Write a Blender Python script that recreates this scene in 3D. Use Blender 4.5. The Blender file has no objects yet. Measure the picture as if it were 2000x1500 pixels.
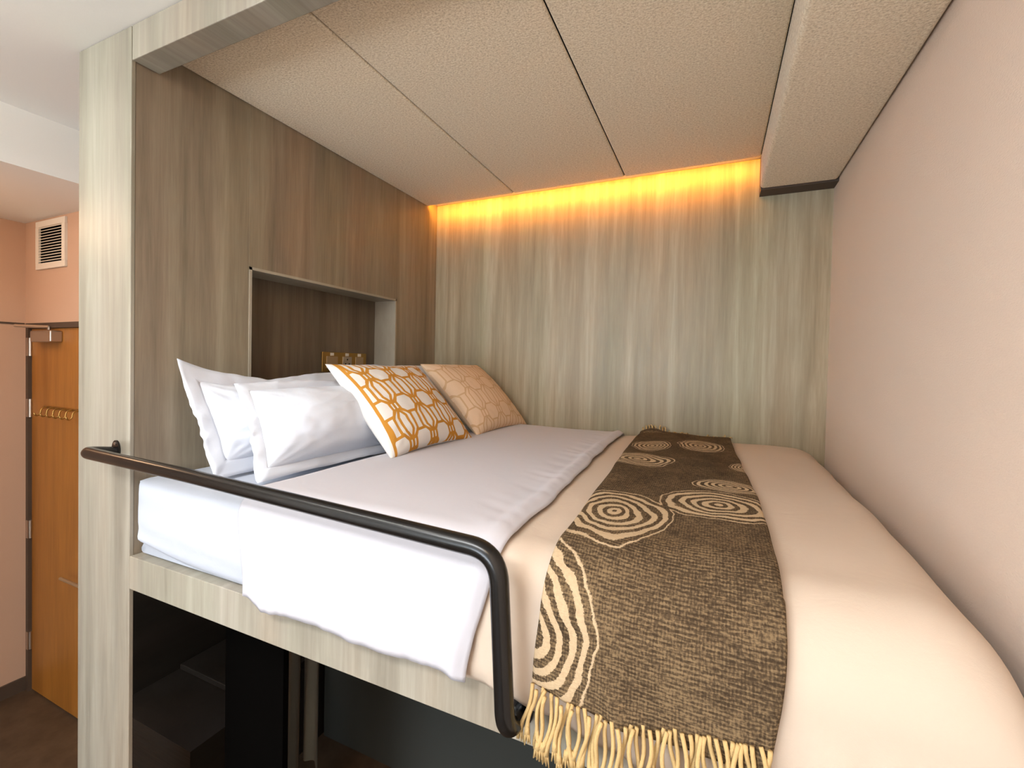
import bpy, bmesh, math, random
from mathutils import Vector, Matrix, noise
PI = math.pi
random.seed(7)
H = 1.54                       # bunk mattress top above the floor; all builders work in bunk coordinates (z = 0 at mattress top)
C = bpy.context.scene.collection
sc = bpy.context.scene

# ------------------------------------------------------------------ camera
cam_data = bpy.data.cameras.new('camera')
cam = bpy.data.objects.new('camera', cam_data); C.objects.link(cam)
FPX, PPX, PPY = 878.3621, 1004.3481, 731.834
yaw, pitch, roll = 0.4185, -0.0199, 0.0216
cy_, sy_ = math.cos(yaw), math.sin(yaw); cp_, sp_ = math.cos(pitch), math.sin(pitch)
fwd = Vector((-sy_*cp_, cy_*cp_, sp_)); rgt = Vector((cy_, sy_, 0)); upv = rgt.cross(fwd)
c_, s_ = math.cos(roll), math.sin(roll)
r2 = rgt*c_ + upv*s_; u2 = upv*c_ - rgt*s_
M = Matrix((r2, u2, -fwd)).transposed().to_4x4()
M.translation = Vector((1.5571, -0.7429, 0.3534 + H))
cam.matrix_world = M
cam_data.sensor_fit = 'HORIZONTAL'; cam_data.sensor_width = 36.0
cam_data.lens = 36.0*FPX/2000.0
cam_data.shift_x = (1000.0-PPX)/2000.0
cam_data.shift_y = (PPY-750.0)/2000.0
cam_data.clip_start = 0.02
sc.camera = cam

# ------------------------------------------------------------------ colour management, world
sc.view_settings.view_transform = 'Standard'
sc.view_settings.look = 'None'
sc.view_settings.exposure = -0.12
sc.view_settings.gamma = 1.0
sc.view_settings.use_curve_mapping = False
w = bpy.data.worlds.new('sky'); sc.world = w; w.use_nodes = True
w.node_tree.nodes['Background'].inputs[0].default_value = (0.75, 0.87, 1.0, 1)
w.node_tree.nodes['Background'].inputs[1].default_value = 2.0

def area(name, loc, rot, sx, sy, power, col, spread=PI):
    l = bpy.data.lights.new(name, 'AREA'); l.shape = 'RECTANGLE'; l.size = sx; l.size_y = sy
    l.energy = power; l.color = col; l.spread = spread
    o = bpy.data.objects.new(name, l); C.objects.link(o)
    o.location = (loc[0], loc[1], loc[2]+H); o.rotation_euler = rot
    return o
# daylight through the window in the wall behind the camera
area('window_daylight', (0.15, -4.62, 0.15), (PI/2, 0, 0), 2.0, 1.7, 54, (0.74, 0.87, 1.0))
# fill light added outside the window, tilted up to brighten the ceilings
area('upward_fill_light', (0.15, -4.70, -.30), (PI/2+.75, 0, 0), 2.0, .9, 102, (0.86, 0.93, 1.0))
# fill light added overhead, out of view, to brighten the bed top
area('ceiling_panel_light', (.75, -1.55, 1.290), (0, 0, 0), 1.2, .5, 52, (0.95, 0.97, 1.0))

# ------------------------------------------------------------------ mesh helpers
def finish(name, verts, faces, m, parent=None, smooth=False, org=None, attrs=None, kind=None):
    me = bpy.data.meshes.new(name)
    if org is None: org = parent['_o'][:] if parent is not None and '_o' in parent else (0, 0, 0)
    ox, oy, oz = org
    me.from_pydata([(v[0]-ox, v[1]-oy, v[2]-oz) for v in verts], [], faces)
    if smooth:
        me.polygons.foreach_set('use_smooth', [True]*len(me.polygons))
    if attrs:
        for k, vals in attrs.items():
            a = me.attributes.new(k, 'FLOAT', 'POINT'); a.data.foreach_set('value', vals)
    me.update()
    if m: me.materials.append(m)
    o = bpy.data.objects.new(name, me); C.objects.link(o)
    if parent is not None: o.parent = parent
    else: o.location = (ox, oy, oz+H)
    o['_o'] = [ox, oy, oz]
    if kind: o['kind'] = kind
    return o
def tag(o, label=None, cat=None, group=None, kind=None):
    if label: o['label'] = label
    if cat: o['category'] = cat
    if group: o['group'] = group
    if kind: o['kind'] = kind
    return o
def thing(name, label, cat, org, group=None):
    o = bpy.data.objects.new(name, None); C.objects.link(o)
    o.location = (org[0], org[1], org[2]+H); o.empty_display_size = .05
    o['_o'] = list(org)
    return tag(o, label, cat, group)
class G:
    def __init__(s): s.v = []; s.f = []
    def add(s, v, f):
        n = len(s.v); s.v += v; s.f += [tuple(i+n for i in q) for q in f]; return s
    def box(s, x0, x1, y0, y1, z0, z1):
        v = [(x, y, z) for x in (x0, x1) for y in (y0, y1) for z in (z0, z1)]
        return s.add(v, [(0,1,3,2),(4,6,7,5),(0,4,5,1),(2,3,7,6),(0,2,6,4),(1,5,7,3)])
    def bbox(s, x0, x1, y0, y1, z0, z1, r, seg=3):      # bevelled box
        bm = bmesh.new(); bmesh.ops.create_cube(bm, size=1)
        for v in bm.verts:
            v.co = Vector((x0+(v.co.x+.5)*(x1-x0), y0+(v.co.y+.5)*(y1-y0), z0+(v.co.z+.5)*(z1-z0)))
        bmesh.ops.bevel(bm, geom=bm.edges[:], offset=r, segments=seg, profile=.5, affect='EDGES')
        bm.verts.index_update()
        s.add([tuple(v.co) for v in bm.verts], [tuple(v.index for v in f.verts) for f in bm.faces]); bm.free(); return s
    def tube(s, pts, r, n=10, caps=True):
        P = [Vector(p) for p in pts]; rr = r if isinstance(r, (list, tuple)) else [r]*len(P)
        t0 = (P[1]-P[0]).normalized(); a = Vector((0, 0, 1)) if abs(t0.z) < .9 else Vector((1, 0, 0))
        nrm = t0.cross(a).normalized(); v = []; f = []
        for i, p in enumerate(P):
            t = (P[min(i+1, len(P)-1)]-P[max(i-1, 0)]).normalized()
            nrm = (nrm - t*nrm.dot(t)).normalized(); b = t.cross(nrm)
            for k in range(n):
                an = 2*PI*k/n; v.append(tuple(p+(nrm*math.cos(an)+b*math.sin(an))*rr[i]))
        for i in range(len(P)-1):
            for k in range(n):
                f.append((i*n+k, i*n+(k+1) % n, (i+1)*n+(k+1) % n, (i+1)*n+k))
        if caps:
            f.append(tuple(range(n-1, -1, -1))); f.append(tuple((len(P)-1)*n+k for k in range(n)))
        return s.add(v, f)
    def cyl(s, p0, p1, r, n=20): return s.tube([p0, p1], r, n)
    def obj(s, name, m, parent=None, smooth=False, org=None, kind=None): return finish(name, s.v, s.f, m, parent, smooth, org, None, kind)
def shade_auto(o, ang=40):
    me = o.data
    me.polygons.foreach_set('use_smooth', [True]*len(me.polygons))
    bm = bmesh.new(); bm.from_mesh(me)
    for e in bm.edges:
        if len(e.link_faces) == 2 and e.calc_face_angle(0) > math.radians(ang): e.smooth = False
    bm.to_mesh(me); bm.free(); return o
def fillet(pts, rad, n=8):
    P = [Vector(p) for p in pts]; out = [P[0]]
    for i in range(1, len(P)-1):
        a = (P[i-1]-P[i]); b = (P[i+1]-P[i]); r = min(rad, a.length*.5, b.length*.5)
        A = P[i]+a.normalized()*r; B = P[i]+b.normalized()*r
        for k in range(n+1):
            t = k/n; out.append(A*(1-t)**2+P[i]*2*t*(1-t)+B*t*t)
    out.append(P[-1]); return out
def N(x, y, z=0.0): return noise.noise(Vector((x, y, z)))
def sst(a, b, x):
    t = max(0, min(1, (x-a)/(b-a))); return t*t*(3-2*t)

# ------------------------------------------------------------------ material helpers
def mat(name, col=(.5, .5, .5), rough=.6, metal=0.0, spec=.5):
    m = bpy.data.materials.new(name); m.use_nodes = True
    b = m.node_tree.nodes['Principled BSDF']
    b.inputs['Base Color'].default_value = (*col, 1); b.inputs['Roughness'].default_value = rough
    b.inputs['Metallic'].default_value = metal; b.inputs['Specular IOR Level'].default_value = spec
    return m, m.node_tree, b
def node(nt, t, **kw):
    n = nt.nodes.new(t)
    for k, v in kw.items():
        if k.startswith('_'): n.inputs[int(k[1:])].default_value = v
        else: setattr(n, k, v)
    return n
def coords(nt, scale, src='Object'):
    tc = node(nt, 'ShaderNodeTexCoord'); mp = node(nt, 'ShaderNodeMapping')
    mp.inputs['Scale'].default_value = scale
    nt.links.new(tc.outputs[src], mp.inputs[0]); return mp.outputs[0]
def nz(nt, vec, scale=1.0, detail=3, rough=.55, dist=0.0):
    n = node(nt, 'ShaderNodeTexNoise'); n.inputs['Scale'].default_value = scale
    n.inputs['Detail'].default_value = detail; n.inputs['Roughness'].default_value = rough; n.inputs['Distortion'].default_value = dist
    nt.links.new(vec, n.inputs['Vector']); return n.outputs[0]
def ramp(nt, fac, stops, interp='LINEAR'):
    r = node(nt, 'ShaderNodeValToRGB'); r.color_ramp.interpolation = interp
    e = r.color_ramp.elements
    while len(e) < len(stops): e.new(.5)
    for i, (p, c) in enumerate(stops):
        e[i].position = p; e[i].color = (*c, 1) if len(c) == 3 else c
    nt.links.new(fac, r.inputs[0]); return r.outputs[0]
def mix(nt, fac, a, b, mode='MIX'):
    n = node(nt, 'ShaderNodeMix', data_type='RGBA', blend_type=mode)
    for i, v in ((0, fac), (6, a), (7, b)):
        if isinstance(v, (int, float)): n.inputs[i].default_value = v
        elif isinstance(v, tuple): n.inputs[i].default_value = (*v, 1)
        else: nt.links.new(v, n.inputs[i])
    return n.outputs[2]
def mth(nt, op, a, b=0.0, c=None):
    n = node(nt, 'ShaderNodeMath', operation=op)
    for i, v in enumerate((a, b) if c is None else (a, b, c)):
        if isinstance(v, (int, float)): n.inputs[i].default_value = v
        else: nt.links.new(v, n.inputs[i])
    return n.outputs[0]
def bump(nt, b, h, strength=.2, dist=.01):
    n = node(nt, 'ShaderNodeBump'); n.inputs['Strength'].default_value = strength; n.inputs['Distance'].default_value = dist
    nt.links.new(h, n.inputs['Height']); nt.links.new(n.outputs[0], b.inputs['Normal'])

def wood(name, grain, dark=(.145, .115, .080), mid=(.245, .200, .145), light=(.365, .310, .235), off=0.0):
    """grey-brown laminate, grain running along the axes with a small scale in `grain`"""
    m, nt, b = mat(name, rough=.42, spec=.4)
    tc = node(nt, 'ShaderNodeTexCoord'); mp = node(nt, 'ShaderNodeMapping')
    mp.inputs['Scale'].default_value = grain; mp.inputs['Location'].default_value = (off, off*1.7, off*.3)
    nt.links.new(tc.outputs['Object'], mp.inputs[0])
    v = mp.outputs[0]
    broad = nz(nt, v, 9.0, 3, .6, .35)
    band = nz(nt, v, 30.0, 4, .65, .5)
    fine = nz(nt, v, 160.0, 3, .6, .0)
    hue = nz(nt, v, 5.0, 2, .5, .2)
    f = mth(nt, 'ADD', mth(nt, 'MULTIPLY', broad, .50), mth(nt, 'MULTIPLY', band, .34))
    f = mth(nt, 'ADD', f, mth(nt, 'MULTIPLY', fine, .16))
    col = ramp(nt, f, [(.35, dark), (.5, mid), (.65, light)])
    tint = ramp(nt, hue, [(.36, (1.04, .98, .94)), (.5, (1, 1, 1)), (.64, (.97, 1.01, .98))])
    col = mix(nt, 1.0, col, tint, 'MULTIPLY')
    nt.links.new(col, b.inputs['Base Color'])
    nt.links.new(ramp(nt, fine, [(.3, (.36,)*3), (.7, (.52,)*3)]), b.inputs['Roughness'])
    bump(nt, b, fine, .08, .002)
    return m
LG = dict(dark=(.225, .198, .155), mid=(.325, .293, .233), light=(.425, .39, .325))
LB = dict(dark=(.215, .175, .108), mid=(.32, .268, .175), light=(.45, .39, .275))
W_BACK = wood('wood_laminate_back', (1, .05, .05), **LB)
W_HEAD = wood('wood_laminate_headboard', (.05, 1, .05), off=3.1, dark=(.17, .135, .095), mid=(.265, .215, .155), light=(.37, .31, .23))
W_FRONT = wood('wood_laminate_front', (1, .05, .05), off=5.3, **LG)
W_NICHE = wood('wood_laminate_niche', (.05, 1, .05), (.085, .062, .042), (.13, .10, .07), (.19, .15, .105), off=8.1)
W_EDGE = wood('wood_laminate_edge', (.3, .3, .1), (.30, .26, .20), (.36, .32, .25), (.42, .37, .30))
W_DARK = wood('wood_shade_dark', (.05, .05, 1), (.010, .007, .005), (.014, .010, .007), (.018, .013, .010))  # under-bunk shade put into a near-black wood colour

def tweed():
    m, nt, b = mat('beige_tweed_fabric', rough=.95, spec=.1)
    v = coords(nt, (1, 1, 1)); a = nz(nt, v, 190.0, 2, .7)
    v2 = coords(nt, (1, 3.0, 1)); c = nz(nt, v2, 90.0, 2, .6)
    f = mth(nt, 'ADD', mth(nt, 'MULTIPLY', a, .6), mth(nt, 'MULTIPLY', c, .4))
    col = ramp(nt, f, [(.36, (.56, .46, .32)), (.5, (.80, .68, .50)), (.64, (.95, .86, .70))])
    nt.links.new(col, b.inputs['Base Color']); b.inputs['Sheen Weight'].default_value = .2
    bump(nt, b, a, .35, .002); return m
TWEED = tweed()
def plaster(name, col, bs=.12, sc_=300.0):
    m, nt, b = mat(name, col, .85, spec=.2)
    v = coords(nt, (1, 1, 1)); n = nz(nt, v, sc_, 3, .6)
    nt.links.new(mix(nt, mth(nt, 'MULTIPLY', n, .25), col, tuple(c*.8 for c in col)), b.inputs['Base Color'])
    bump(nt, b, n, bs, .003); return m
def textile_wallpaper(name, col):
    m, nt, b = mat(name, col, .75, spec=.25)
    v = coords(nt, (1, 1, 2.2)); n = nz(nt, v, 150.0, 3, .65); big = nz(nt, v, 2.0, 2, .5)
    nt.links.new(mix(nt, mth(nt, 'MULTIPLY', n, .3), col, tuple(c*.82 for c in col)), b.inputs['Base Color'])
    bump(nt, b, n, .35, .004); return m
PINK = textile_wallpaper('pinkish_beige_wallpaper', (.82, .67, .56))
PEACH = plaster('peach_corridor_paint', (.56, .37, .26))
CEIL = plaster('white_ceiling_paint', (.88, .875, .83), .05)
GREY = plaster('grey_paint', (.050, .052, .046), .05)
FLOOR = None
def floor_mat():
    m, nt, b = mat('brown_floor', (.09, .055, .035), .45, spec=.4)
    v = coords(nt, (1, 1, 1)); n = nz(nt, v, 14.0, 5, .6)
    nt.links.new(ramp(nt, n, [(.3, (.060, .036, .020)), (.7, (.10, .062, .036))]), b.inputs['Base Color']); return m
FLOOR = floor_mat()
def cloth(name, col, rough=.85, bs=.10, wr=.25):
    m, nt, b = mat(name, col, rough, spec=.2)
    v = coords(nt, (1, 1, 1)); n = nz(nt, v, 900.0, 1, .5); w_ = nz(nt, coords(nt, (1, 1, 1)), 9.0, 4, .55, 1.2)
    h = mth(nt, 'ADD', mth(nt, 'MULTIPLY', n, .02), mth(nt, 'MULTIPLY', w_, wr))
    bump(nt, b, h, bs*3, .02); return m
SHEET = cloth('white_cotton', (.52, .55, .62))
PILLOWC = cloth('white_pillow_cotton', (.70, .735, .81))
DUVET = cloth('warm_lit_duvet_cotton', (.60, .485, .385))  # warm lamp and wall light put into the cream base colour
FLAP = cloth('pale_white_duvet_fold', (.59, .575, .615), wr=.18)
BLACK, _, _b = mat('black_painted_steel', (.007, .0062, .0058), .24, 0.0, .45)
STEEL, _, _ = mat('brushed_steel', (.55, .50, .44), .35, 1.0)
BRASS, _, _ = mat('brushed_brass', (.42, .27, .09), .38, 1.0)
BRASS2, _, _ = mat('pale_brass', (.50, .38, .24), .45, .8)
WHITEP, _, _ = mat('white_plastic', (.78, .72, .62), .4)
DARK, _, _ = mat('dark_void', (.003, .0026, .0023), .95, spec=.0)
GAP, _, _ = mat('dark_brown_board', (.07, .045, .03), .6)
def door_mat():
    m, nt, b = mat('orange_brown_veneer', rough=.4)
    v = coords(nt, (1, 1, .06)); n = nz(nt, v, 12.0, 4, .6, .4); f = nz(nt, v, 90.0, 2, .6)
    col = ramp(nt, mth(nt, 'ADD', mth(nt, 'MULTIPLY', n, .7), mth(nt, 'MULTIPLY', f, .3)), [(.35, (.27, .10, .014)), (.65, (.40, .165, .028))])
    nt.links.new(col, b.inputs['Base Color']); return m
DOORM = door_mat()

# ------------------------------------------------------------------ the room shell
YW, LX, ZC, ZT = 1.5611, 2.0, 1.272, 1.3066
YB = -4.5                      # wall behind the camera
FZ = -H
def struct(g, name, m, **k): o = g.obj(name, m, **k); o['kind'] = 'structure'; return o
struct(G().box(-2.1, 2.1, YB-.1, 1.7, FZ-.1, FZ), 'floor', FLOOR)
struct(G().box(-.93, 2.1, YB-.1, 1.7, ZT+.002, ZT+.10), 'ceiling', CEIL)
struct(G().box(-2.1, -.93, YB-.1, 1.7, 1.086, ZT+.10), 'ceiling_corridor', CEIL)
struct(G().box(LX, LX+.1, YB-.1, 1.7, FZ, ZT), 'wall_right', PINK)
struct(G().box(-.0, LX, YW, YW+.08, -.34, ZT), 'wall_back', W_BACK)
struct(G().box(-2.07, -1.966, YB-.1, .545, FZ, 1.086), 'wall_corridor_left', PEACH)
struct(G().box(-1.966, -.93, YB, -1.45, FZ, 1.086), 'light_block_left', CEIL)      # unseen block added to keep window light out of the corridor
# door wall with an opening for the door
dw = G(); D0, D1, DT = -1.95, -1.12, .53
dw.box(-1.966, D0, .445, .545, FZ, 1.086); dw.box(D1, -.80, .445, .545, FZ, 1.086); dw.box(-.80, -.29, .445, .545, -.34, 1.086); dw.box(D0, D1, .445, .545, DT, 1.086)
struct(dw, 'wall_corridor_end', PEACH)
# wall behind the camera with the window opening
bw = G(); wx0, wx1, wz0, wz1 = -.88, 1.18, -.75, 1.05
bw.box(-2.1, wx0, YB-.1, YB, FZ, ZT); bw.box(wx1, 2.1, YB-.1, YB, FZ, ZT)
bw.box(wx0, wx1, YB-.1, YB, FZ, wz0); bw.box(wx0, wx1, YB-.1, YB, wz1, ZT)
struct(bw, 'wall_front', CEIL)
win = G()
for (a, b_, c, d) in ((wx0, wx1, wz0, wz0+.05), (wx0, wx1, wz1-.05, wz1), (wx0, wx0+.05, wz0, wz1), (wx1-.05, wx1, wz0, wz1), (.125, .175, wz0, wz1)):
    win.box(a, b_, YB-.08, YB-.02, c, d)
wo = struct(win, 'window_1', WHITEP)
# baseboards
struct(G().box(-1.966, -1.954, YB, .445, FZ, FZ+.075), 'baseboard_left', GAP)
struct(G().box(-1.966, -1.962, YB, .44, .522, .532), 'trim_1', GAP)
# partition at the head of the bunk, with the niche
NY0, NY1, NZ1, NZ0, ND = .3642, 1.195, .6934, .12, .137
hp = G()
hp.box(-.29, -.001, .0115, NY0, -.34, ZT); hp.box(-.29, 0, NY1, YW+.08, -.34, ZT)
hp.box(-.29, 0, NY0, NY1, NZ1, ZT); hp.box(-.29, 0, NY0, NY1, -.34, NZ0)
hb = struct(hp, 'wall_headboard', W_HEAD)
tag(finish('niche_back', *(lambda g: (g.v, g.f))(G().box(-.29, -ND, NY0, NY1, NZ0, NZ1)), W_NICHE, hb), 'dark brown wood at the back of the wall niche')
t_ = .010
nf = G(); nf.box(-ND, .002, NY0, NY0+t_, NZ0, NZ1); nf.box(-ND, .002, NY1-t_, NY1, NZ0, NZ1)
nf.box(-ND, .002, NY0, NY1, NZ1-t_, NZ1); nf.box(-ND, .002, NY0, NY1, NZ0, NZ0+t_)
finish('niche_lining', nf.v, nf.f, W_EDGE, hb)
# end post (front edge of the partition, full height) and overhead fascia
post = G(); post.bbox(-.29, 0, 0, .011, FZ, ZT, .0015, 2)
struct(post, 'trim_2', W_FRONT); 
struct(G().bbox(.0035, LX, 0, .0701, 1.2082, ZT, .002, 2), 'trim_3', W_FRONT)

# ------------------------------------------------------------------ door
dr = G().box(D0+.03, D1-.03, .455, .495, FZ+.008, DT-.03).obj('door_1', DOORM); dr['kind'] = 'structure'
fr = G(); fr.box(D0, D0+.028, .44, .50, FZ, DT); fr.box(D1-.028, D1, .44, .50, FZ, DT); fr.box(D0+.028, D1-.028, .44, .50, DT-.028, DT)
finish('door_frame', fr.v, fr.f, GAP, dr)
for z in (.40, .06, -.62, -1.25):
    g = G().cyl((D0+.030, .449, z-.05), (D0+.030, .449, z+.05), .007, 10); g.box(D0+.012, D0+.03, .437, .441, z-.05, z+.05)
    g.obj('hinge', STEEL, dr)
g = G().bbox(-1.245, -1.205, .447, .455, -.83, -.74, .003); g.tube(fillet([(-1.225, .455, -.785), (-1.225, .405, -.785), (-1.47, .405, -.785)], .02), .008, 10)
g.obj('door_handle', BRASS2, dr)
dc = thing('door_closer', 'silver grey overhead door closer at the top of the wooden door', 'door closer', (-1.70, .455, .46))
G().bbox(-1.80, -1.58, .405, .455, .425, .485, .006).obj('closer_body', STEEL, dc)
G().tube([(-1.66, .43, .49), (-1.66, .43, .505), (-1.80, .35, .508), (-1.90, .43, .512)], .008, 8).obj('closer_arm', STEEL, dc)
hk = thing('hook_rack', 'gold coloured rack with a row of hooks on the wooden door', 'hook rack', (-1.6, .455, .075))
G().bbox(-1.77, -1.36, .448, .455, .070, .082, .002).obj('rail', BRASS, hk)
for i in range(6):
    x = -1.73+i*.066
    G().tube(fillet([(x, .449, .076), (x, .425, .070), (x+.004, .42, .04), (x+.004, .405, .030), (x+.004, .395, .05)], .012, 4), .0035, 8).obj('hook', BRASS, hk, smooth=True)
# ventilation grille
vg = thing('vent_grille', 'white louvred ventilation grille high on the peach corridor wall', 'vent', (-1.66, .445, .94))
x0, x1, z0, z1 = -1.818, -1.507, .816, 1.072
f_ = G(); f_.bbox(x0, x1, .433, .445, z0, z0+.032, .002); f_.bbox(x0, x1, .433, .445, z1-.032, z1, .002)
f_.box(x0, x0+.032, .4332, .445, z0+.032, z1-.032); f_.box(x1-.032, x1, .4332, .445, z0+.032, z1-.032)
f_.obj('frame', WHITEP, vg)
G().box(x0+.01, x1-.01, .4435, .4449, z0+.01, z1-.01).obj('backing', DARK, vg)
for i in range(13):
    z = z0+.040+i*.0147
    g = G(); g.add([(x0+.03, .4335, z-.001), (x1-.03, .4335, z-.001), (x1-.03, .443, z+.007), (x0+.03, .443, z+.007),
                    (x0+.03, .4335, z+.001), (x1-.03, .4335, z+.001), (x1-.03, .443, z+.009), (x0+.03, .443, z+.009)],
                   [(0,1,2,3),(7,6,5,4),(0,4,5,1),(3,2,6,7),(0,3,7,4),(1,5,6,2)])
    g.obj('slat', WHITEP, vg)
# corridor downlight (out of the frame, lights the corridor)
def downlight(name, x, y, z, label, power, col, rad=.045):
    t = thing(name, label, 'ceiling light', (x, y, z))
    v = []; f = []; n = 28
    for (r, dz) in ((.055, 0), (.055, -.006), (.046, -.006), (.042, 0)):
        v += [(x+r*math.cos(2*PI*k/n), y+r*math.sin(2*PI*k/n), z+dz) for k in range(n)]
    for j in range(3): f += [(j*n+k, j*n+(k+1) % n, (j+1)*n+(k+1) % n, (j+1)*n+k) for k in range(n)]
    finish('trim_ring', v, f, WHITEP, t)
    m, nt, b = mat('lamp_glass_'+name, (1, .9, .8)); b.inputs['Emission Color'].default_value = (*col, 1); b.inputs['Emission Strength'].default_value = 6
    finish('lens', [(x+.042*math.cos(2*PI*k/n), y+.042*math.sin(2*PI*k/n), z-.001) for k in range(n)], [tuple(range(n-1, -1, -1))], m, t)
    l = bpy.data.lights.new(name+'_light', 'POINT'); l.energy = power; l.color = col; l.shadow_soft_size = rad
    o = bpy.data.objects.new(name+'_light', l); C.objects.link(o); o.location = (x, y, z-.07+H)
downlight('downlight', -1.45, -.30, 1.086, 'round warm downlight in the corridor ceiling', 8.5, (1, .62, .36))
downlight('downlight', 1.55, -1.35, ZT+.002, 'round warm downlight in the room ceiling before the bunk', 9, (1, .72, .45))

lt = thing('ceiling_light', 'added unseen fill light panel in the room ceiling before the bunk', 'ceiling light', (.75, -1.55, 1.30))  # unseen panel, added to go with the overhead fill light
g = G(); g.box(.13, 1.37, -1.82, -1.80, 1.293, ZT+.001); g.box(.13, 1.37, -1.3, -1.28, 1.293, ZT+.001); g.box(.13, .15, -1.8, -1.3, 1.293, ZT+.001); g.box(1.35, 1.37, -1.8, -1.3, 1.293, ZT+.001)
g.obj('frame', WHITEP, lt)
area('ceiling_fill', (.0, -.95, 1.17), (PI, 0, 0), .8, .25, 26, (.96, .98, 1.0))  # fill light added to brighten the room ceiling, with an unseen trough
up = thing('fill_trough', 'added unseen trough under the room ceiling, throwing fill light upwards', 'lamp', (0, -.95, 1.14))
G().bbox(-.42, .42, -1.09, -.81, 1.13, 1.16, .004).obj('trough', WHITEP, up)
for x in (-.38, .38): G().cyl((x, -.95, 1.16), (x, -.95, ZT+.0015), .004, 8).obj('suspension_wire', STEEL, up)
lm_, nt, b = mat('fill_panel_diffuser', (.9, .9, .9)); b.inputs['Emission Color'].default_value = (1, .93, .84, 1); b.inputs['Emission Strength'].default_value = 3
G().box(.15, 1.35, -1.8, -1.3, 1.296, 1.30).obj('diffuser', lm_, lt)
# ------------------------------------------------------------------ upholstered ceiling of the bunk
S1, S2, XB, GP = .5546, 1.1372, 1.7155, .1028
xs = [0.001, S1, S2, XB]
names = ['beige tweed ceiling panel nearest the headboard, narrowest of the three in view', 'beige tweed ceiling panel in the middle, between the two dark seams', 'beige tweed ceiling panel beside the lower padded bulkhead']
for i in range(3):
    a, b_ = xs[i]+(.0002 if i == 0 else .0022), xs[i+1]-.0022
    g = G().bbox(a, b_, .0705, YW-GP, ZC, ZC+.022, .008, 4)
    a += 0
    o = g.obj('ceiling_panel', TWEED, org=((a+b_)/2, .7, ZC)); shade_auto(o)
    tag(o, names[i], 'ceiling panel', 'upholstered ceiling panels over the bunk')
    j = G().box(xs[i+1]-.002, xs[i+1]+.0019, .072, YW-GP-.002, ZC+.008, ZC+.022).obj('joint_light_stop', DARK, o)  # dark strip added to stop led light leaking through the seam
bk = G().bbox(XB, LX-.004, .0705, YW-.0847, 1.1397, ZT, .014, 5).obj('padded_bulkhead', TWEED, org=(1.86, .7, 1.14)); shade_auto(bk)
tag(bk, 'lower box-shaped beige tweed bulkhead running along the pink wall', 'bulkhead')
struct(G().box(XB+.004, LX, YW-.083, YW, 1.136, ZT), 'trim_4', GAP)
# LED strip hidden above the rear edge of the panels
led, nt, b = mat('amber_led', (1, .6, .2)); b.inputs['Emission Color'].default_value = (1, .37, .03, 1); b.inputs['Emission Strength'].default_value = 230
lo = G().box(.01, XB-.01, YW-GP-.011, YW-GP-.005, ZC+.0255, ZC+.0305).obj('led_strip', led, org=(.85, YW-GP, ZC+.03))
tag(lo, 'amber led strip glowing in the cove above the back wall', 'led strip')

# ------------------------------------------------------------------ bunk frame
bf = thing('bunk_bed', 'built-in loft bunk frame of pale grey-brown wood laminate under the mattress', 'bed', (1.0, 0, -.33))
G().bbox(.001, LX, 0, .070, -.3279, -.2305, .0015, 2).obj('side_board', W_FRONT, bf)
G().box(.0, LX, .0705, YW, -.3275, -.2315).obj('bed_base', GAP, bf)

# ------------------------------------------------------------------ guard rail
gr = thing('guard_rail', 'black steel tube guard rail along the front of the bunk', 'guard rail', (-.068, 0, .068))
path = fillet([(-.068, -.002, .072), (-.055, -.083, .086), (-.005, -.085, .0885)], .045, 8)
path = fillet([(-.066, -.004, .070), (-.062, -.080, .084), (.40, -.080, .0745), (1.240, -.080, .046), (1.260, -.080, -.250), (1.260, -.004, -.268)], .052, 10)
# the long run is straight: the middle point only keeps the tube level
g = G().tube(path, .0165, 20, caps=False); o = g.obj('rail_tube', BLACK, gr, smooth=True)
for (x, y, z, sgn) in ((-.066, 0, .070, 1), (1.260, 0, -.268, 1)):
    g = G(); n = 28; v = []
    for yy in (-.0005, -.005):
        for k in range(n):
            an = 2*PI*k/n; v.append((x+.020*math.cos(an)*(1 if sgn else 1), yy, z+.030*math.sin(an)+.006))
    f = [tuple(range(n)), tuple(range(2*n-1, n-1, -1))] + [(k, (k+1) % n, n+(k+1) % n, n+k) for k in range(n)]
    g.add(v, f); fl = g.obj('mounting_flange', BLACK, gr)
    for dz in (.026,):
        G().cyl((x, -.005, z+dz), (x, -.0075, z+dz), .0045, 12).obj('screw', STEEL, fl)

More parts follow.
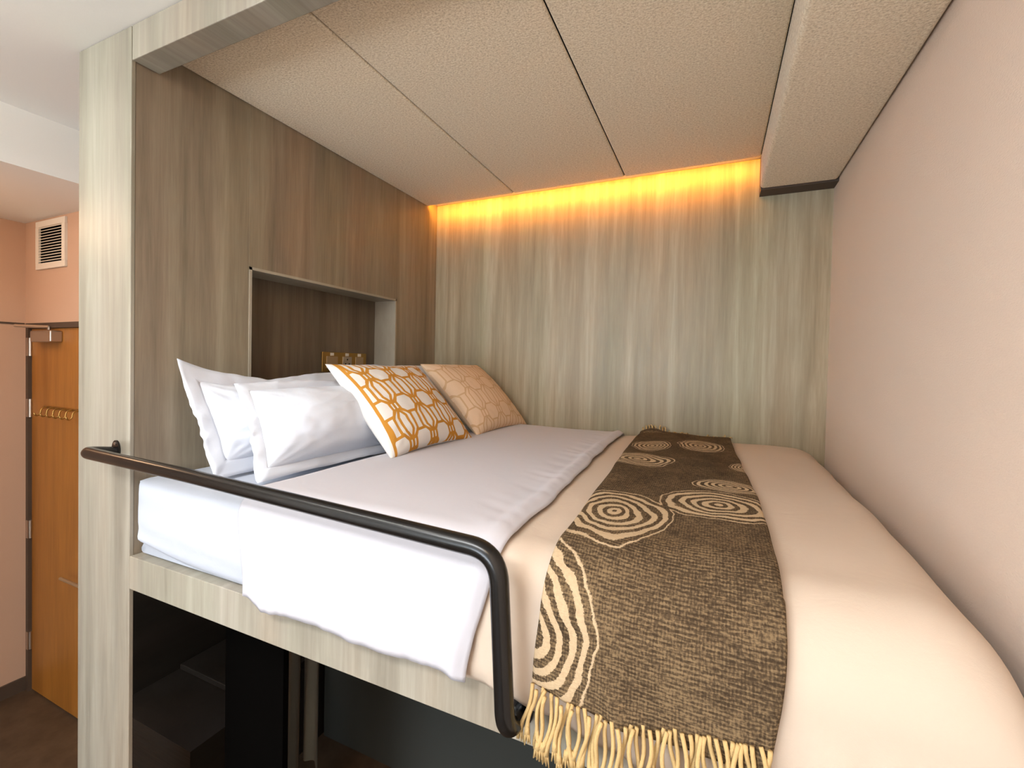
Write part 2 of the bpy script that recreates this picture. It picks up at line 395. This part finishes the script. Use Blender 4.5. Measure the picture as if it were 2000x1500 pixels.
# ------------------------------------------------------------------ mattress with fitted sheet
def superbox(name, x0, x1, y0, y1, z0, z1, r, m, disp, parent=None, nx=120, ny=60, nz_=14, bul=.0):
    # rounded box made of a wrapped grid: rows run round the y-z section, columns along x
    sec = []
    def arc(cy, cz, a0, a1, k=8):
        for i in range(k+1):
            a = a0+(a1-a0)*i/k; sec.append((cy+r*math.cos(a), cz+r*math.sin(a)))
    def seg(p, q, k):
        for i in range(1, k): sec.append((p[0]+(q[0]-p[0])*i/k, p[1]+(q[1]-p[1])*i/k))
    arc(y0+r, z0+r, 1.5*PI, PI); seg((y0, z0+r), (y0, z1-r), nz_); arc(y0+r, z1-r, PI, .5*PI); seg((y0+r, z1), (y1-r, z1), ny)
    arc(y1-r, z1-r, .5*PI, 0); seg((y1, z1-r), (y1, z0+r), nz_); arc(y1-r, z0+r, 0, -.5*PI); seg((y1-r, z0), (y0+r, z0), 6)
    cy, cz = (y0+y1)/2, (z0+z1)/2
    v = []; f = []; cols = []
    for i in range(7): cols.append((x0+r*(1-math.cos(i/6*PI/2)), r*(1-math.sin(i/6*PI/2))))
    for i in range(1, nx): cols.append((x0+r+(x1-x0-2*r)*i/nx, 0))
    for i in range(6, -1, -1): cols.append((x1-r*(1-math.cos(i/6*PI/2)), r*(1-math.sin(i/6*PI/2))))
    ns = len(sec)
    for (x, ins) in cols:
        for (yy, zz) in sec:
            yy2 = min(max(yy, y0+ins), y1-ins) if ins else yy
            zz2 = min(max(zz, z0+ins), z1-ins) if ins else zz
            p = Vector((x, yy2, zz2)); v.append(tuple(p+disp(x, yy, zz, y0, y1, z0, z1)))
    for i in range(len(cols)-1):
        for k in range(ns): f.append((i*ns+k, i*ns+(k+1) % ns, (i+1)*ns+(k+1) % ns, (i+1)*ns+k))
    f.append(tuple(range(ns))); f.append(tuple((len(cols)-1)*ns+k for k in range(ns-1, -1, -1)))
    return finish(name, v, f, m, parent, True, org=((x0+x1)/2, (y0+y1)/2, z0))
def md(x, y, z, y0, y1, z0, z1):
    d = Vector((0, 0, 0))
    if y < y0+.015:      # front face: belly and soft horizontal creases
        t = (z-z0)/(z1-z0)
        d.y = -.010*math.sin(PI*t)*sst(0, .15, x+.02) - .004*N(x*2.2, z*26+x*3, 1.0)
        d.y += .012*sst(.22, 0, t)*(1-sst(.1, .6, x))
        d.z = .008*sst(.3, 0, t)*(1-sst(0, .25, x))*3
    k = sst(1.15, 1.5, x)
    if y < .35: d.y += .055*k*sst(.35, .05, y); d.z -= .045*k*sst(.22, .02, y)
    if z > z1-.01: d.z += .004*N(x*5, y*3, 2)+.002*N(x*14+y*6, y*5, 4)
    return d
mt = superbox('mattress', .006, 1.865, .008, YW-.012, -.2300, 0.0, .035, SHEET, md)
tag(mt, 'thick mattress under a white fitted sheet on the loft bunk', 'mattress')

# ------------------------------------------------------------------ duvet surface (shared section)
Y0, Z0, RC = -.024, .026, .055
QA = PI/2*RC
def puff(x, y):
    p = .006*N(x*3.1, y*2.3, 7.7)+.0025*N(x*11, y*5+x*3, 3.3)
    p += .010*sst(1.15, 1.3, x)*(1-sst(1.6, 1.95, x)*.3)
    return p
def RX(x): return RC+.085*sst(1.15, 1.55, x)
def sec(x, s, off=0.0, wr=1.0):
    """point on the bed cover: s>0 runs to the back wall on top, s<0 down over the front edge"""
    R = RX(x); Q = PI/2*R; s2 = s-(R-RC)
    if s2 >= 0:
        y = Y0+R+s2; z = Z0
        z += puff(x, y)*wr*sst(-.02, .15, s2)
        d = YW-.01-y
        z -= .05*(1-sst(0, .09, d))*.8
        n = Vector((0, 0, 1))
        pt = Vector((x, y, z))
    elif s2 > -Q:
        a = -s2/R; n = Vector((0, -math.sin(a), math.cos(a)))
        pt = Vector((x, Y0+R-R*math.sin(a), Z0-R+R*math.cos(a)))
    else:
        n = Vector((0, -1, 0)); pt = Vector((x, Y0, Z0-R+(s2+Q)))
        dd = -(s2+Q)
        fold = (.015*N(x*13+pt.z*5, pt.z*2.0, 5.1)+.007*N(x*34+pt.z*9, pt.z*3, 2.2))*sst(0, .12, dd)*wr
        pt.y += fold - .004*sst(0, .1, dd)
    # rounded, slightly irregular foot edge beside the wall
    yy = max(0, min(1, pt.y/1.5)); xe = 1.988-.045*(1-yy)-.012*N(pt.y*4, 0, 1.1)
    return pt+n*off, xe
def cover(name, xs, smin, smax, off, th, m, parent=None, org=(1, 0, 0), wr=1.0, ns=150, clampfoot=False, attrf=None, edge=None):
    v = []; f = []; at = []; nx = len(xs)
    for j in range(ns+1):
        for i, x in enumerate(xs):
            u = i/(nx-1)
            lo = smin(x) if callable(smin) else smin
            t = j/ns; s = lo+(smax-lo)*t
            xx = x(s, u) if callable(x) else x
            p, xe = sec(xx, s, off, wr)
            if clampfoot and xx > xe-.12:
                q = min(1, (xx-(xe-.12))/(2.0-(xe-.12)))*PI/2; p.x = xe-.12+.12*math.sin(q); p.z -= .13*(1-math.cos(q))
            if edge: p = edge(p, u, s)
            v.append(p)
            if attrf: at.append(attrf(xx, s, p))
    # normals offset for thickness
    def idx(i, j): return j*nx+i
    top = v; bot = []
    for j in range(ns+1):
        for i in range(nx):
            a = top[idx(min(i+1, nx-1), j)]-top[idx(max(i-1, 0), j)]; b = top[idx(i, min(j+1, ns))]-top[idx(i, max(j-1, 0))]
            n = a.cross(b); n = n.normalized() if n.length > 1e-12 else Vector((0, 0, 1))
            e = min(i, nx-1-i, j, ns-j); k = (0.15, .6, .85, 1)[min(e, 3)]
            mid = top[idx(i, j)]-n*th*.5
            top_new = mid+n*th*.5*k; bot.append((mid-n*th*.5*k, top_new))
    V = [tuple(b[1]) for b in bot]+[tuple(b[0]) for b in bot]; o_ = len(bot)
    for j in range(ns):
        for i in range(nx-1):
            q = (idx(i, j), idx(i+1, j), idx(i+1, j+1), idx(i, j+1)); f.append(q); f.append(tuple(k+o_ for k in reversed(q)))
    for i in range(nx-1):
        f.append((idx(i+1, 0), idx(i, 0), idx(i, 0)+o_, idx(i+1, 0)+o_)); f.append((idx(i, ns), idx(i+1, ns), idx(i+1, ns)+o_, idx(i, ns)+o_))
    for j in range(ns):
        f.append((idx(0, j), idx(0, j+1), idx(0, j+1)+o_, idx(0, j)+o_)); f.append((idx(nx-1, j+1), idx(nx-1, j), idx(nx-1, j)+o_, idx(nx-1, j+1)+o_))
    A = None
    if attrf:
        A = {}
        for k in at[0]: A[k] = [a[k] for a in at]*2
    return finish(name, V, f, m, parent, True, org=org, attrs=A)
def lin(a, b, n): return [a+(b-a)*i/n for i in range(n+1)]
dv = thing('duvet', 'warm-light tinted cream duvet spread over the bunk mattress and hanging over its front edge', 'duvet', (1.2, .7, .0))
def dz(x): return -QA-.205-.010*N(x*6, 0, 0)-.006*N(x*17, 3, 0)-.012*sst(1.2, 1.6, x)
cover('duvet_body', lin(.60, 2.0, 170), dz, YW-.012-Y0-RC, 0.0, .024, DUVET, dv, org=(1.2, .7, 0), clampfoot=True)
def flz(x): return -QA-.193-.008*N(x*6, 0, 0)-.005*N(x*17, 3, 0)+.022*(1-sst(.52, .60, x))
def fedge(p, u, s):
    # the turned-down layer narrows down the front and its rim is rolled
    if s < 0: p.x -= .060*sst(0, .3, -s)*sst(.6, 1, u); p.x += .040*sst(0, .30, -s)*(1-sst(0, .3, u))
    else: p.x -= .055*sst(0, 1.3, s)*sst(.5, 1, u)
    roll = math.exp(-((u-.955)/.025)**2)*.007+.003*math.exp(-((u-.90)/.02)**2)*N(s*9, 0, 0)
    p.z += roll if s > -.03 else 0
    p.y -= roll if s <= -.03 else 0
    p.x += .006*N(s*7, 0, 4)*sst(.8, 1, u)
    if s > 0: p.z += .0045*N(s*26+u*8, u*3, 6)*sst(.75, .9, u)*(1-sst(.97, 1, u))
    return p
tag(cover('turned_down_top', lin(.520, 1.218, 110), flz, YW-.016-Y0-RC, .016, .014, FLAP, dv, org=(1.2, .7, 0), wr=.6, edge=fedge), 'smooth whiter turned-down top of the duvet')

# ------------------------------------------------------------------ throw blanket
RINGS = [  # centre x, s(top distance) , radius x, radius y
    (1.375, .165, .112, .150), (1.575, .305, .125, .110), (1.600, .485, .090, .062), (1.335, .735, .115, .100),
    (1.515, 1.125, .085, .145), (1.345, 1.03, .070, .140), (1.655, .78, .045, .075), (1.290, -.130, .105, .150)]
def ringattr(x, s, p):
    best = 2.0
    for k, (cx, cs, rx, ry) in enumerate(RINGS):
        dx, ds = (x-cx)/rx, (s-cs)/ry
        wv = 1+.16*N(x*14, s*10, k*3.3)+.03*N(x*40, s*30, k)
        d = math.hypot(dx, ds)*wv
        if d < best and d < 1.0: best = d; 
        elif best > 1.0: best = min(best, d)
    return {'ring': best, 'run': s}
def throw_mat():
    m, nt, b = mat('woven_throw_wool', rough=.95, spec=.1)
    at = node(nt, 'ShaderNodeAttribute', attribute_name='ring'); r = at.outputs['Fac']
    v = coords(nt, (1, 1, 1))
    jit = mth(nt, 'MULTIPLY', mth(nt, 'SUBTRACT', nz(nt, v, 260.0, 2, .6), .5), .05)
    jit2 = mth(nt, 'MULTIPLY', mth(nt, 'SUBTRACT', nz(nt, v, 13.0, 2, .5), .5), .30)
    rr = mth(nt, 'ADD', mth(nt, 'ADD', r, jit), jit2)
    wv = mth(nt, 'SINE', mth(nt, 'MULTIPLY', rr, 2*PI*5.2))
    stripe = ramp(nt, mth(nt, 'ADD', wv, .15), [(.0, (0, 0, 0)), (.18, (1, 1, 1))])
    inside = ramp(nt, rr, [(.985, (1, 1, 1)), (1.0, (0, 0, 0))])
    mask = mth(nt, 'MULTIPLY', stripe, inside)
    # ground: brown wool flecked with tan in fine rows
    rows = nz(nt, coords(nt, (.18, 1, 1)), 420.0, 2, .7); dash = nz(nt, coords(nt, (1, .5, .5)), 330.0, 1, .6); patch = nz(nt, v, 9.0, 4, .6, .8)
    sp = node(nt, 'ShaderNodeSeparateXYZ'); tc = node(nt, 'ShaderNodeTexCoord'); nt.links.new(tc.outputs['Object'], sp.inputs[0])
    fr = node(nt, 'ShaderNodeMapRange'); nt.links.new(sp.outputs[1], fr.inputs[0])
    fr.inputs[1].default_value = -.30; fr.inputs[2].default_value = -.75; fr.inputs[3].default_value = 0; fr.inputs[4].default_value = .035
    rn = node(nt, 'ShaderNodeAttribute', attribute_name='run'); w1 = mth(nt, 'SINE', mth(nt, 'MULTIPLY', rn.outputs['Fac'], 2*PI/.0062)); w2 = mth(nt, 'SINE', mth(nt, 'MULTIPLY', sp.outputs[0], 2*PI/.0050))
    knit = mth(nt, 'MULTIPLY', mth(nt, 'ADD', w1, mth(nt, 'MULTIPLY', w2, .5)), .045)
    fleck = mth(nt, 'ADD', mth(nt, 'ADD', mth(nt, 'MULTIPLY', rows, .45), mth(nt, 'MULTIPLY', dash, .30)), mth(nt, 'ADD', mth(nt, 'MULTIPLY', patch, .22), mth(nt, 'ADD', fr.outputs[0], knit)))
    ground = ramp(nt, fleck, [(.40, (.046, .030, .017)), (.50, (.085, .056, .031)), (.62, (.21, .142, .076))])
    tan = mix(nt, nz(nt, v, 200.0, 2, .6), (.42, .30, .18), (.57, .43, .27))
    nt.links.new(mix(nt, mask, ground, tan), b.inputs['Base Color'])
    bump(nt, b, mth(nt, 'ADD', rows, mth(nt, 'MULTIPLY', mask, .5)), .5, .002); return m
THROW = throw_mat()
th = thing('throw_blanket', 'brown woven throw with tan ring pattern and fringe across the duvet', 'blanket', (1.45, .75, .04))
def tx(u):
    def f(s, u_):
        # left and right rim read along the bed; s<0 is the hanging end
        L = 1.308-.065*sst(.05, 1.45, s) if s >= 0 else 1.308-.018*sst(0, .25, -s)
        R = 1.660-.030*sst(.3, 1.4, s) if s >= 0 else 1.662-.022*sst(.05, .25, -s)
        L += .004*N(s*5, 1, 0); R += .004*N(s*6, 9, 0)
        return L+(R-L)*u_
    return f
TB = -QA-.142
def tbx(x): return TB+.045*sst(1.36, 1.66, x)
def tedge(p, u, s):
    p.z += .004*math.sin(u*9+s*3)*(0 if s < 0 else 1)*.5
    if s > 1.40: p.z += .016*math.exp(-((u-.14)/.12)**2)
    return p
tb = cover('blanket_cloth', [tx(i/130) for i in range(131)], lambda x: tbx(x(TB, 0)), YW-.04-Y0-RC, .022, .008, THROW, th, org=(1.45, .75, .04), ns=420, attrf=ringattr, edge=tedge)
FR, nt_, b_f = mat('cream_wool_fringe', (.58, .40, .18), .95, spec=.1)
bump(nt_, b_f, nz(nt_, coords(nt_, (1, 1, 1)), 500.0, 2, .6), .5, .002)
NT = 46
for i in range(NT):
    u = (i+.5)/NT; x = tx(0)(TB, u); p, _ = sec(x, tbx(x), .022)
    ln = random.uniform(.078, .105); sway = random.uniform(-.010, .010)-.010*(1-u*1.2); yo = p.y-.002-.007*(i % 3 == 1)
    g = G(); pts = []; rr = []
    for k in range(9):
        t = k/8; pts.append((x+sway*t+.004*math.sin(t*5+i), yo-.004*math.sin(t*4+i*2)-.003*t, p.z+.004-ln*t)); rr.append(.0034 if t < .75 else .0034+.0018*(t-.75)*4)
    g.tube(pts, rr, 6)
    e = Vector(pts[-1])
    for q in range(6):   # frayed end
        a = q/6*2*PI+i; g.tube([e+Vector((0, 0, .012)), e+Vector((math.cos(a)*.0035, math.sin(a)*.002, -.002)), e+Vector((math.cos(a)*.006, math.sin(a)*.002, -.014-random.random()*.006))], [.0028, .0022, .0010], 4)
    g.obj('tassel', FR, th, smooth=True)
for i in range(26):
    u = (i+.5)/26; sb = YW-.05-Y0-RC; x = tx(0)(sb, u); p, _ = sec(x, sb, .03)
    p = tedge(p, u, sb); h_ = random.uniform(.004, .016)+(.014 if u < .3 else 0)
    g = G(); dx = random.uniform(-.012, .012)
    g.tube([p+Vector((0, -.01, 0)), p+Vector((dx*.4, .004, h_*.8)), p+Vector((dx, .016, h_)), p+Vector((dx*1.6, .024, h_*.4))], [.0028, .0026, .0026, .002], 6)
    g.obj('tassel', FR, th, smooth=True)

# ------------------------------------------------------------------ pillows and cushions
def pillow(name, w_, h_, th_, m, M4, flange=0.0, pinch=.06, seed=0, n=56, wrk=1.0, attrf=None, parent_org=None, sag=0.0, flw=1.0):
    """cushion in local x (width) y (height) z (thickness), placed by M4"""
    v = []; f = []; A = {}
    half = []
    def shape(u, w2, side):
        # outline with sides drawn in between the corners
        px = u*(w_/2)*(1-pinch*(1-w2*w2)*abs(u)**2); py = w2*(h_/2)*(1-pinch*(1-u*u)*abs(w2)**2)
        e = (max(0, 1-abs(u)**2.2))*(max(0, 1-abs(w2)**2.2))
        t = th_/2*e**(.48 if flange <= 0 else .66)
        c = abs(u*w2)
        wr = wrk*(.0035*N(u*4+seed, w2*4, side*3.0)+.0030*N(u*9+w2*3+seed, w2*7-u*2, side*5+1)*(.4+c))
        # creases running in from the corners
        for (a, b_) in ((-1, -1), (1, -1), (-1, 1), (1, 1)):
            d = math.hypot(u-a, w2-b_); an = math.atan2(w2-b_, u-a)
            wr += wrk*.0035*math.sin(an*13+seed*2+a*b_)*math.exp(-(d/.45)**2)*min(1, d*4)
        z = side*(t+wr*min(1, e*3))
        z -= sag*(1-abs(w2))*.0
        return (px, py, z)
    for side in (1, -1):
        for j in range(n+1):
            for i in range(n+1):
                u = math.sin((i/n-.5)*PI) if n < 100 else (i/n*2-1); w2 = math.sin((j/n-.5)*PI) if n < 100 else (j/n*2-1)
                p = shape(u, w2, side); v.append(p)
                if attrf:
                    for k, val in attrf(u*w_/2, w2*h_/2, side).items(): A.setdefault(k, []).append(val)
    N1 = n+1; off = N1*N1
    for j in range(n):
        for i in range(n):
            q = (j*N1+i, j*N1+i+1, (j+1)*N1+i+1, (j+1)*N1+i); f.append(q); f.append(tuple(k+off for k in reversed(q)))
    V = [tuple(M4 @ Vector(p)) for p in v]
    org = tuple(M4 @ Vector((0, -h_/2, 0)))
    bm_attr = A if attrf else None
    if flange <= 0:  # noqa
        return finish(name, V, f, m, None, True, org=org, attrs=bm_attr), org
    o = finish('pillow_body', V, f, m, None, True, org=(0, 0, 0), attrs=bm_attr)
    # flange: a thin wavy border outside the seam
    ring = []; K = 240
    for k in range(K):
        t = 4*k/K; sd = int(t); q = (t-sd)*2-1
        u, w2 = ((q, -1), (1, q), (-q, 1), (-1, -q))[sd]
        px, py, _ = shape(u, w2, 1)
        dxn, dyn = (u if abs(u) > .999 else u**9), (w2 if abs(w2) > .999 else w2**9)
        ring.append((px, py, dxn, dyn, k))
    fv = []; ff = []; L = 5
    for (px, py, dx, dy, k) in ring:
        for l in range(L):
            t = l/(L-1); wz = flw*(.010*N(k*.07+seed, t*.8, seed)+.005*N(k*.2, t*2, seed+4))*t
            for sg in (1, -1):
                fv.append((px+dx*flange*t-dx*.006*(1-t), py+dy*flange*t-dy*.006*(1-t), wz+sg*(.0022 if l < L-1 else .0008)))
    for k in range(K):
        k2 = (k+1) % K
        for l in range(L-1):
            a, b_, c, d = (k*L+l)*2, (k*L+l+1)*2, (k2*L+l+1)*2, (k2*L+l)*2
            ff.append((d, c, b_, a)); ff.append((a+1, b_+1, c+1, d+1))
        a, d = (k*L+L-1)*2, (k2*L+L-1)*2; ff.append((a, d, d+1, a+1)); a, d = k*L*2, k2*L*2; ff.append((d, a, a+1, d+1))
    FV = [tuple(M4 @ Vector(p)) for p in fv]
    return o, finish('flange', FV, ff, m, None, True, org=(0, 0, 0)), org
def place(bl, br, top, roll_=0.0):
    """frame from bottom-left, bottom-right corners and a point at top centre; local x along bottom, y up the face, z outwards"""
    bl, br, top = Vector(bl), Vector(br), Vector(top); ex = (br-bl).normalized(); mid = (bl+br)/2
    ey = (top-mid); ey = (ey-ex*ey.dot(ex)); hh = ey.length; ey.normalize(); ez = ex.cross(ey)
    Mx = Matrix((ex, ey, ez)).transposed().to_4x4(); Mx.translation = mid+ey*hh/2
    return Mx, (br-bl).length, hh
def white_pillow(label, bl, br, top, th_, seed, fl=.045, bend=None):
    Mx, w_, h_ = place(bl, br, top)
    r = pillow('white_pillow', w_-2*fl, h_-2*fl, th_, PILLOWC, Mx, flange=fl, pinch=.035, seed=seed, wrk=1.7, flw=1.6)
    body, flg, org = r
    t = thing('white_pillow', label, 'pillow', tuple(org), 'white pillows at the head of the bunk')
    for o in (body, flg):
        me = o.data
        for v in me.vertices:
            if bend: 
                q = Mx.inverted() @ v.co; d = bend(q.x/(w_/2), q.y/(h_/2)); v.co = Mx @ (q+Vector(d))
            v.co -= Vector(org)
        o.parent = t; o.location = (0, 0, 0); me.update()
    return t
white_pillow('white flanged pillow standing against the headboard, nearest the guard rail', (.270, .075, .012), (.270, .735, .012), (.080, .40, .315), .14, 1.0,
    bend=lambda u, v: (-.012*(1-v)*0, .030*max(0, -u)**3*max(0, v)**2-.028*max(0, 1-abs(u+.1))*max(0, v), .03*max(0, -u)**3*max(0, v)**2))
white_pillow('white pillow behind the patterned cushions, mostly hidden', (.175, .735, .012), (.175, 1.40, .012), (.070, 1.07, .345), .11, 5.0)
white_pillow('white plump pillow in front, leaning on the pillow at the headboard', (.415, .125, .015), (.440, .73, .015), (.255, .43, .288), .21, 9.0, fl=.032,
    bend=lambda u, v: (.022*v*max(0, -u), 0, -.02*max(0, abs(u)-.9)*10*.3))

def tri_dist(u, v):
    """distance to the nearest line of an interlaced trellis"""
    PU, PV = .128, .176; best = 1.0
    def trap(t, P): # 0 at nodes, 1 between
        t = abs((t/P) % 1-.5)*2; return max(0, min(1, (.78-t)/.40))
    def curve(a, b, Pa, Pb, fam):
        nonlocal best
        k0 = round(a/Pa)
        for k in (k0-1, k0, k0+1):
            for sg in (-1, 1):
                for (d, A) in fam:
                    y = k*Pa+sg*(d+A*trap(b, Pb)); y2 = k*Pa+sg*(d+A*trap(b+.0005, Pb)); sl = (y2-y)/.0005
                    best = min(best, abs(a-y)/math.sqrt(1+sl*sl))
    curve(u, v, PU, PV, ((.0, .0200), (.0200, .0260)))
    curve(v, u, PV, PU, ((.0200, .0240),))
    return best
def cushion_mat(name, ground, line, wd, soft):
    m, nt, b = mat(name, ground, .85, spec=.2)
    at = node(nt, 'ShaderNodeAttribute', attribute_name='line')
    fac = ramp(nt, mth(nt, 'MULTIPLY', at.outputs['Fac'], 100), [(wd, (1, 1, 1)), (wd+soft, (0, 0, 0))])
    n = nz(nt, coords(nt, (1, 1, 1)), 700.0, 2, .6)
    g2 = mix(nt, n, ground, tuple(c*.88 for c in ground))
    nt.links.new(mix(nt, fac, g2, line), b.inputs['Base Color'])
    bump(nt, b, mth(nt, 'ADD', mth(nt, 'MULTIPLY', n, .3), fac), .25, .002); return m
GOLDC = cushion_mat('gold_trellis_cotton', (.84, .80, .76), (.56, .25, .035), .58, .08)
BEIGEC = cushion_mat('beige_trellis_cotton', (.80, .60, .42), (.62, .41, .24), .34, .10)
def gold_attr(u, v, side):
    ur = (u*.94+v*.10)*1.12; vr = (v*1.0-u*.08)*1.12
    d = tri_dist(ur+.04, vr+.035) if side > 0 else .1
    if u < -.234: d = .1
    d = min(d, abs(u+.234)) if side > 0 else d
    return {'line': d}
def beige_attr(u, v, side): return {'line': tri_dist(u+.02, v-.03) if side > 0 else .1}
Mx, w_, h_ = place((.600, .435, .036), (.615, .950, .036), (.300, .73, .345))
o, org = pillow('patterned_cushion', w_, h_, .145, GOLDC, Mx, pinch=.10, seed=2.0, n=150, wrk=.7, attrf=gold_attr)
tag(o, 'white cushion with bold gold trellis pattern leaning on the white pillows', 'cushion')
Mx, w_, h_ = place((.600, 1.02, .035), (.630, 1.525, .035), (.285, 1.29, .352))
o, org = pillow('patterned_cushion', w_, h_, .15, BEIGEC, Mx, pinch=.085, seed=6.0, n=150, wrk=.7, attrf=beige_attr)
tag(o, 'beige cushion with faint tan trellis pattern behind the gold one', 'cushion')

# ------------------------------------------------------------------ outlet plate in the niche
op = thing('socket_plate', 'brass plate with two switches and a socket in the niche', 'socket', (-ND, .97, .35))
G().bbox(-ND, -ND+.008, .823, 1.115, .305, .400, .002).obj('plate', BRASS, op)
for nm, y0, y1 in (('switch', .846, .916), ('socket', .948, 1.008), ('switch', 1.035, 1.090)):
    k = G().bbox(-ND+.008, -ND+.012, y0, y1, .322, .380, .0015).obj(nm, BRASS2 if nm == 'switch' else STEEL, op)
    if nm == 'socket':
        h = G()
        for (dy, dz_) in ((.018, .022), (.042, .022), (.030, .044)): h.box(-ND+.0119, -ND+.0124, y0+dy-.003, y0+dy+.003, .322+dz_-.004, .322+dz_+.004)
        h.obj('socket_hole', DARK, k)
    yc = (y0+y1)/2
    G().bbox(-ND+.008, -ND+.0105, yc-.011, yc+.011, .383, .397, .0008).obj('marker', WHITEP, op)

# ------------------------------------------------------------------ dark space under the bunk
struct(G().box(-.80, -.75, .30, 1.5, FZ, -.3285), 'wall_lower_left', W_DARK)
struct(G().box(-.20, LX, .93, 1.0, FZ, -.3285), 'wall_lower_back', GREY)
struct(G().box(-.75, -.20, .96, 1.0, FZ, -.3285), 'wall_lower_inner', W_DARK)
lp = thing('platform', 'low dark platform deep in the shade under the bunk', 'platform', (-.5, .6, FZ))
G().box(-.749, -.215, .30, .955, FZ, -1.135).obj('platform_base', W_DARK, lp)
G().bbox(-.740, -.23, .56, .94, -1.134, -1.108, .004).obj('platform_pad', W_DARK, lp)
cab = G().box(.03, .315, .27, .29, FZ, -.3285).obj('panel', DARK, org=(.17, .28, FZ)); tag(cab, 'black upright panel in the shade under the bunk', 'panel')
cm_, _, _ = mat('grey_curtain_cloth', (.20, .20, .17), .9)
for (xa, xb, zb, lab) in ((.055, .130, -1.26, 'narrow grey hanging cloth under the bunk, left of the pair'), (.145, .225, -1.19, 'narrow grey hanging cloth under the bunk, right of the pair')):
    v = []; f = []; nx = 16; nzz = 20
    for sg in (0, 1):
        for j in range(nzz+1):
            for i in range(nx+1):
                u = i/nx; z = -.335+(zb+.335)*j/nzz
                v.append((xa+(xb-xa)*u-.01*j/nzz*(1-u), .50+.008*math.sin(u*9+j*.1)+sg*.004, z+(.012*math.sin(u*3) if j == nzz else 0)))
    n1 = (nx+1)*(nzz+1)
    for j in range(nzz):
        for i in range(nx):
            q = (j*(nx+1)+i, j*(nx+1)+i+1, (j+1)*(nx+1)+i+1, (j+1)*(nx+1)+i); f.append(q); f.append(tuple(k+n1 for k in reversed(q)))
    o = finish('hanging_cloth', v, f, cm_, None, True, org=((xa+xb)/2, .5, zb)); tag(o, lab, 'cloth', 'hanging cloths under the bunk')
for o in bpy.data.objects:
    if '_o' in o: del o['_o']
